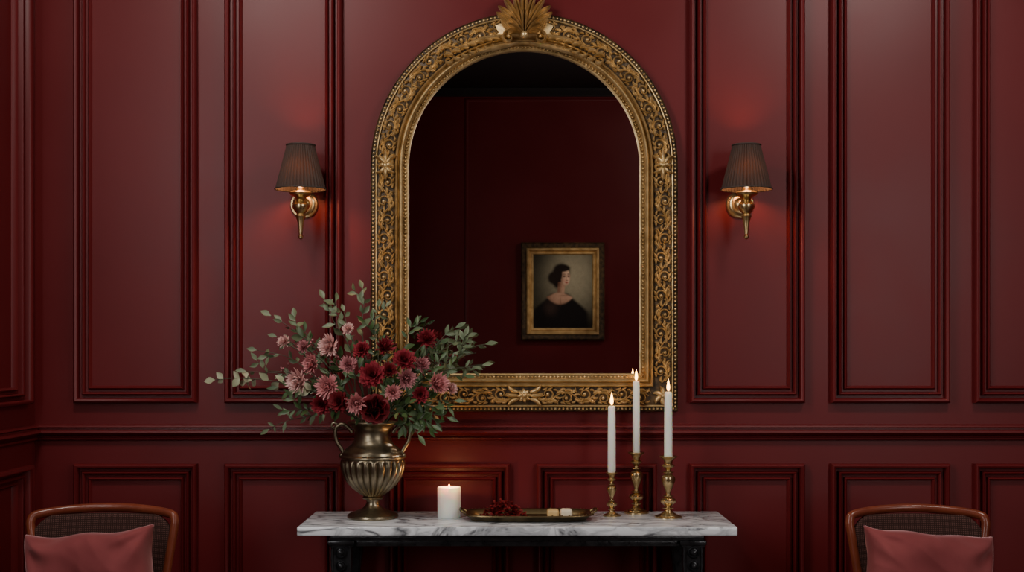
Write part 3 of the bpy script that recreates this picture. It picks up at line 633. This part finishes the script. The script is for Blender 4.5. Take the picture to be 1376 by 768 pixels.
# ---------------------------------------------------------------- chairs
def chair(xc,w,ztop,rot,pcx_,side):
    r=root("dining_chair",(xc,-.75,0),"mahogany framed side chair with dark woven curved back","chair","pair of side chairs")
    ca,sa=math.cos(rot),math.sin(rot)
    def T(x,y,z):
        lx=x; yy=y+.23
        return Vector((xc+lx*ca-yy*sa,-.75+lx*sa+yy*ca,z))
    h=w/2
    def yo(x,z): return -1.25*x*x-(ztop-z)*.16
    out=[(-h*.72,.42),(-h*.78,.55),(-h*.88,.70),(-h*.97,ztop-.06),(-h*.98,ztop-.026),(-h*.90,ztop-.010),(-h*.5,ztop),(0,ztop+.004)]
    out=out+[(-a,z) for a,z in out[-2::-1]]
    g=G(); pts=smoothpts([T(a,yo(a,z),z-.013) for a,z in out],6); tube(g,pts,.0150,12,(1.0,.85))
    bk=mk("backrest",g,WOOD,parent=r,angle=180)
    g=G(); vs=[];fs=[]; NX,NZ=24,20
    for j in range(NZ+1):
        v=j/NZ; z=.50+(ztop-.024-.50)*v
        hx=h*(.75+.22*min(1,(z-.5)/(ztop-.56)))*.955
        for i in range(NX+1):
            x=-hx+2*hx*i/NX; zz=z-(.035*max(0,(abs(x)/hx-.75)/.25)**2*v)-.004*(x/hx)**2
            vs.append(T(x,yo(x,zz)-.004,zz))
    for j in range(NZ):
        for i in range(NX): q=j*(NX+1)+i; fs.append((q,q+1,q+NX+2,q+NX+1))
    g.add(vs,fs); pn=mk("woven_panel",g,WEAVE,parent=bk,angle=180)
    m=pn.modifiers.new("thick",'SOLIDIFY'); m.thickness=.012; m.offset=0
    g=G(); tube(g,smoothpts([T(a*.9,yo(a*.9,.5)-.002,.5) for a in (-h*.85,-h*.43,0,h*.43,h*.85)],6),.011,10); mk("lower_rail",g,WOOD,parent=bk,angle=180)
    g=G(); vs=[];fs=[]; n=48; lay=[(.94,.40),(1.0,.405),(1.0,.435)]
    def so(th,k):
        e=.55; c_,s_=math.cos(th),math.sin(th); x=math.copysign(abs(c_)**e,c_)*(h+.01)*k; y=math.copysign(abs(s_)**e,s_)*.215*k
        return (x*(1+.10*(-y/.215)*.6),y-.33)
    for k,z in lay:
        for i in range(n): a_=so(2*math.pi*i/n,k); vs.append(T(a_[0],a_[1],z))
    for j in range(2):
        for i in range(n): q=(i+1)%n; fs.append((j*n+i,j*n+q,(j+1)*n+q,(j+1)*n+i))
    fs+= [tuple(range(n-1,-1,-1)),tuple(2*n+i for i in range(n))]
    g.add(vs,fs); mk("seat_rail",g,WOOD,parent=r,fix=True)
    g=G(); vs=[];fs=[]; lay=[(.97,.434),(.985,.447),(.95,.458),(.8,.464),(.5,.467),(.2,.468)]
    for k,z in lay:
        for i in range(n): a_=so(2*math.pi*i/n,k); vs.append(T(a_[0],a_[1],z))
    for j in range(len(lay)-1):
        for i in range(n): q=(i+1)%n; fs.append((j*n+i,j*n+q,(j+1)*n+q,(j+1)*n+i))
    fs+= [tuple(range(n-1,-1,-1)),tuple((len(lay)-1)*n+i for i in range(n))]
    g.add(vs,fs); mk("seat",g,WEAVE,parent=r,fix=True,angle=60)
    for sx_ in (-1,1):
        g=G(); tube(g,smoothpts([T(sx_*h*.9,-.49,.41),T(sx_*h*.92,-.495,.3),T(sx_*h*.9,-.49,.15),T(sx_*h*.88,-.49,0)],5),[.022-.0007*i for i in range(16)],12); mk("leg",g,WOOD,parent=r,angle=180)
        g=G(); tube(g,smoothpts([T(sx_*h*.72,yo(h*.72,.42),.43),T(sx_*h*.74,-.13,.25),T(sx_*h*.78,-.08,0)],6),[.019-.0004*i for i in range(13)],12); mk("leg",g,WOOD,parent=r,angle=180)
    # cushion : plump square pillow with pulled-out corners and soft creases
    cz=.648; S=.180
    cc=Vector((pcx_,-.735,cz)); g=G(); N=72; roll=.085*side; tilt=.20
    vs=[];fs=[]
    for sd in (1,-1):
        for j in range(N+1):
            for i in range(N+1):
                u=-1+2*i/N; v=-1+2*j/N
                kk=(abs(u*v))**4
                x=u*S*(1-.060*(1-v*v)**.8)*(1+.035*kk)+.003*math.sin(5*v+side)*abs(u)
                z=v*S*(1-.060*(1-u*u)**.8+(.04*math.cos(math.pi*u/2)**2 if v>0 else 0))*(1+.045*kk)+.003*math.sin(7*u+side*2)*max(0,v)
                e=(1-abs(u)**3.2)*(1-abs(v)**3.2)
                t=.100*max(0,e)**.42
                ang=math.atan2(1-abs(v),1-abs(u)); rad=math.hypot(1-abs(u),1-abs(v))
                ph=side*1.3+(2.1 if u>0 else 0)+(1.2 if v>0 else 0)
                cr=.0085*math.sin(ang*7+ph+rad*2.5)*math.exp(-((rad-.42)/.24)**2)
                q1=u*1.5+v*2.0+side*2
                w1=noise.noise(Vector((u*.9+3*side,q1,sd*3.)))
                ns=.013*(.5-abs(w1)*1.8)+.006*noise.noise(Vector((u*2.5+side,v*2.5,sd*7)))
                k=min(1,t/.06)
                y=-sd*(t+(ns+cr)*k)
                y2=y*math.cos(tilt)+z*math.sin(tilt); z2=z*math.cos(tilt)-y*math.sin(tilt)
                xx=x*math.cos(roll)-z2*math.sin(roll); z3=x*math.sin(roll)+z2*math.cos(roll)
                vs.append(cc+Vector((xx,y2,z3)))
    M_=(N+1)**2
    for j in range(N):
        for i in range(N):
            q=j*(N+1)+i; fs.append((q,q+1,q+N+2,q+N+1)); fs.append((M_+q,M_+q+N+1,M_+q+N+2,M_+q+1))
    g.add(vs,fs)
    cu=mk("cushion",g,VELVET,origin=(pcx_,-.735,cz-S),angle=180,label="dusty rose velvet square cushion leaning on the chair back",category="cushion"); cu["group"]="velvet cushions on the chairs"
    bm=bmesh.new(); bm.from_mesh(cu.data); bmesh.ops.remove_doubles(bm,verts=bm.verts,dist=.0004); bmesh.ops.recalc_face_normals(bm,faces=bm.faces); bm.to_mesh(cu.data); bm.free()
    for p in cu.data.polygons: p.use_smooth=True
chair((138-688)/452.+.030,.422,.882,.06,(125-688)/476.,1)
chair((1234-688)/452.-.030,.398,.880,-.06,(1244-688)/476.,-1)
# ---------------------------------------------------------------- painting on opposite wall
pcx0=(756-688)/190.; pz0=CH+(470-391.5)/190.; pw=112/190./2; ph=131/190./2
pr=root("framed_painting",(pcx0,YF,pz0-ph),"framed oil portrait of dark-haired woman in black dress on the wall","painting")
def pframe(name,prof,m,w,h_):
    g=G(); vs=[];fs=[]
    for u,h in prof: vs+=[(pcx0-w+u,YF+h,pz0-h_+u),(pcx0+w-u,YF+h,pz0-h_+u),(pcx0+w-u,YF+h,pz0+h_-u),(pcx0-w+u,YF+h,pz0+h_-u)]
    for j in range(len(prof)-1):
        for k in range(4): q=(k+1)%4; fs.append((j*4+k,j*4+q,j*4+4+q,j*4+4+k))
    g.add(vs,fs); return mk(name,g,m,parent=pr,angle=30)
PGOLD=mat("picture_frame_gold",(0.78,0.54,0.24),0.38,0.4,col2=(0.48,0.30,0.11),nscale=20)
pframe("frame",[(0,0.001),(0,.035),(.01,.045),(.030,.042),(.040,.035)],GDARK,pw,ph)
pframe("gilt_moulding",[(.038,.03),(.040,.045),(.046,.050),(.054,.048),(.062,.034),(.07,.028),(.074,.034),(.080,.032),(.086,.024),(.090,.012)],PGOLD,pw,ph)
def sm(e0,e1,x): 
    t=max(0,min(1,(x-e0)/(e1-e0))) if e1!=e0 else 0; return t*t*(3-2*t)
def mixc(a,b,t): return tuple(a[i]*(1-t)+b[i]*t for i in range(3))
def ell(u,v,cu,cv,ru,rv,soft=.25):
    return 1-sm(1-soft,1+soft,math.hypot((u-cu)/ru,(v-cv)/rv))
def paint(u,v):
    d=math.hypot((u-.66)*1.0,(v-.32)*.9); c=mixc((.34,.30,.20),(.045,.04,.026),sm(.0,.72,d))
    c=mixc(c,(.012,.010,.008),sm(.70,1.0,v)*.8)
    hair=(.014,.008,.006); dress=(.008,.006,.006)
    skin=(.56,.34,.23); sk2=(.72,.48,.34); shd=(.17,.075,.045)
    c=mixc(c,hair,ell(u,v,.475,.235,.145,.115,.25)); c=mixc(c,hair,ell(u,v,.345,.315,.095,.085,.3)); c=mixc(c,hair,ell(u,v,.41,.35,.08,.11,.3))
    hw_=.15+.33*sm(.50,.82,v)
    body=(1-sm(hw_-.05,hw_+.05,abs(u-.45)))*sm(.50,.56,v); c=mixc(c,dress,body)
    c=mixc(c,(.05,.028,.022),body*ell(u,v,.30,.72,.10,.09,.8)*.7)
    nk=(1-sm(.048,.072,abs(u-(.475-.10*(v-.45)))))*sm(.36,.38,v)*(1-sm(.56,.60,v)); c=mixc(c,mixc(skin,shd,.15+.7*sm(.51,.43,u)+.2*sm(.46,.40,v)),nk)
    # bare shoulders and rounded neckline
    top=.515+.42*max(0,abs(u-.44)-.05)**1.1; bot=.675-1.9*(u-.45)**2
    ds=sm(top-.012,top+.018,v)*(1-sm(bot-.02,bot+.02,v))*(1-sm(.24,.30,abs(u-.44)))
    c=mixc(c,mixc(skin,shd,min(1,.7*sm(.42,.20,u)+.35*sm(.58,.69,v)+.15)),ds)
    c=mixc(c,shd,ell(u,v,.465,.64,.008,.05,.9)*.5); c=mixc(c,shd,ell(u,v,.52,.555,.06,.008,.9)*.4)
    f=ell(u,v,.545,.305,.080,.118,.12); fc=mixc(sk2,shd,.80*sm(.555,.465,u)); fc=mixc(fc,shd,.45*sm(.38,.425,v)); fc=mixc(fc,shd,.3*sm(.59,.625,u)); c=mixc(c,fc,f)
    c=mixc(c,(.50,.19,.14),ell(u,v,.535,.350,.024,.020,.9)*.4)
    for eu,w_ in ((.526,.026),(.598,.020)):
        c=mixc(c,shd,ell(u,v,eu,.288,w_+.008,.020,.8)*.55)
        c=mixc(c,(.04,.018,.012),ell(u,v,eu,.293,w_*.8,.009,.5)*.9); c=mixc(c,(.05,.025,.015),ell(u,v,eu,.262,w_+.006,.006,.6)*.8)
    c=mixc(c,(.36,.17,.11),ell(u,v,.560,.322,.008,.032,.8)*.7); c=mixc(c,(.18,.07,.05),ell(u,v,.572,.350,.018,.007,.7)*.8)
    c=mixc(c,(.36,.045,.04),ell(u,v,.566,.378,.026,.009,.5)*.9); c=mixc(c,shd,ell(u,v,.566,.394,.018,.006,.9)*.5)
    c=mixc(c,hair,ell(u,v,.50,.185,.12,.048,.3)); c=mixc(c,hair,ell(u,v,.455,.255,.035,.085,.35))
    nz=noise.noise(Vector((u*14,v*14,0)))*.10+noise.noise(Vector((u*45,v*45,3)))*.10
    return tuple(max(.003,x*(1+nz)) for x in c)
NX,NZ=130,165; x0=pcx0-pw+.086; x1=pcx0+pw-.086; z0=pz0-ph+.086; z1=pz0+ph-.086
vs=[];fs=[];cols=[]
for j in range(NZ+1):
    for i in range(NX+1):
        vs.append(Vector((x0+(x1-x0)*i/NX,YF+.02,z0+(z1-z0)*j/NZ))); cols+=list(paint(i/NX,1-j/NZ))+[1]
for j in range(NZ):
    for i in range(NX): q=j*(NX+1)+i; fs.append((q,q+NX+1,q+NX+2,q+1))
g=G(); g.add(vs,fs)
m=bpy.data.materials.new("oil_paint"); m.use_nodes=True; a=m.node_tree.nodes.new("ShaderNodeAttribute"); a.attribute_name="pcol"
m.node_tree.links.new(a.outputs["Color"],m.node_tree.nodes["Principled BSDF"].inputs["Base Color"]); m.node_tree.nodes["Principled BSDF"].inputs["Roughness"].default_value=.5; m.node_tree.nodes["Principled BSDF"].inputs["Specular IOR Level"].default_value=.15
cv=mk("canvas",g,m,parent=pr,smooth=False); at=cv.data.attributes.new("pcol",'FLOAT_COLOR','POINT'); at.data.foreach_set("color",cols)
# ---------------------------------------------------------------- lights
def area(name,loc,tgt,sx_,sy_,e,col,sf=1.0):
    L=bpy.data.lights.new(name,'AREA'); L.shape='RECTANGLE'; L.size=sx_; L.size_y=sy_; L.energy=e; L.color=col; L.specular_factor=sf
    o=bpy.data.objects.new(name,L); COL.objects.link(o); o.location=loc; o.rotation_euler=(Vector(tgt)-Vector(loc)).to_track_quat('-Z','Y').to_euler(); return o
area("window_or_fill_light",(XL+.03,-2.17,1.82),(0,-1.7,1.6),1.6,1.7,52,(.98,.97,.96),.8)
area("window_or_fill_light",(XR-.03,-3.75,1.82),(1.0,-1.5,1.3),1.5,1.7,50,(1.0,.96,.93),.7)  # fill light added at the right wall to brighten the panelled wall
area("ceiling_fill",(-1.0,-1.5,3.12),(-.45,-.2,.9),.4,.4,26,(1,.93,.86),.3)  # pair of overhead fills added for the panelled wall, no fixtures
area("ceiling_fill",(1.5,-1.5,3.12),(.8,-.2,.9),.4,.4,24,(1,.93,.86),.3)
area("ceiling_fill",(1.8,-3.4,3.12),(.7,-5,1.6),.6,.6,18,(1,.93,.86),.3)  # fill added to lift the opposite wall and its mirror reflection
L=bpy.data.lights.new("picture_fill_spot",'SPOT'); L.energy=62; L.spot_size=.30; L.spot_blend=.9; L.color=(1,.88,.70); L.shadow_soft_size=.03  # unseen spot added to brighten the painting
o=bpy.data.objects.new("picture_fill_spot",L); COL.objects.link(o); o.location=(1.3,-3.4,3.1); o.rotation_euler=(Vector((pcx0,YF,pz0))-o.location).to_track_quat('-Z','Y').to_euler()
w=bpy.data.worlds.new("World"); bpy.context.scene.world=w; w.use_nodes=True; w.node_tree.nodes["Background"].inputs[0].default_value=(.05,.05,.06,1)
# ---------------------------------------------------------------- camera
cam=bpy.data.cameras.new("camera"); co=bpy.data.objects.new("camera",cam); COL.objects.link(co)
co.location=(0,-D,CH); co.rotation_euler=(math.radians(90),0,0); cam.sensor_width=36; cam.lens=F/1376*36; cam.shift_y=86/1376.; cam.clip_start=.05
bpy.context.scene.camera=co
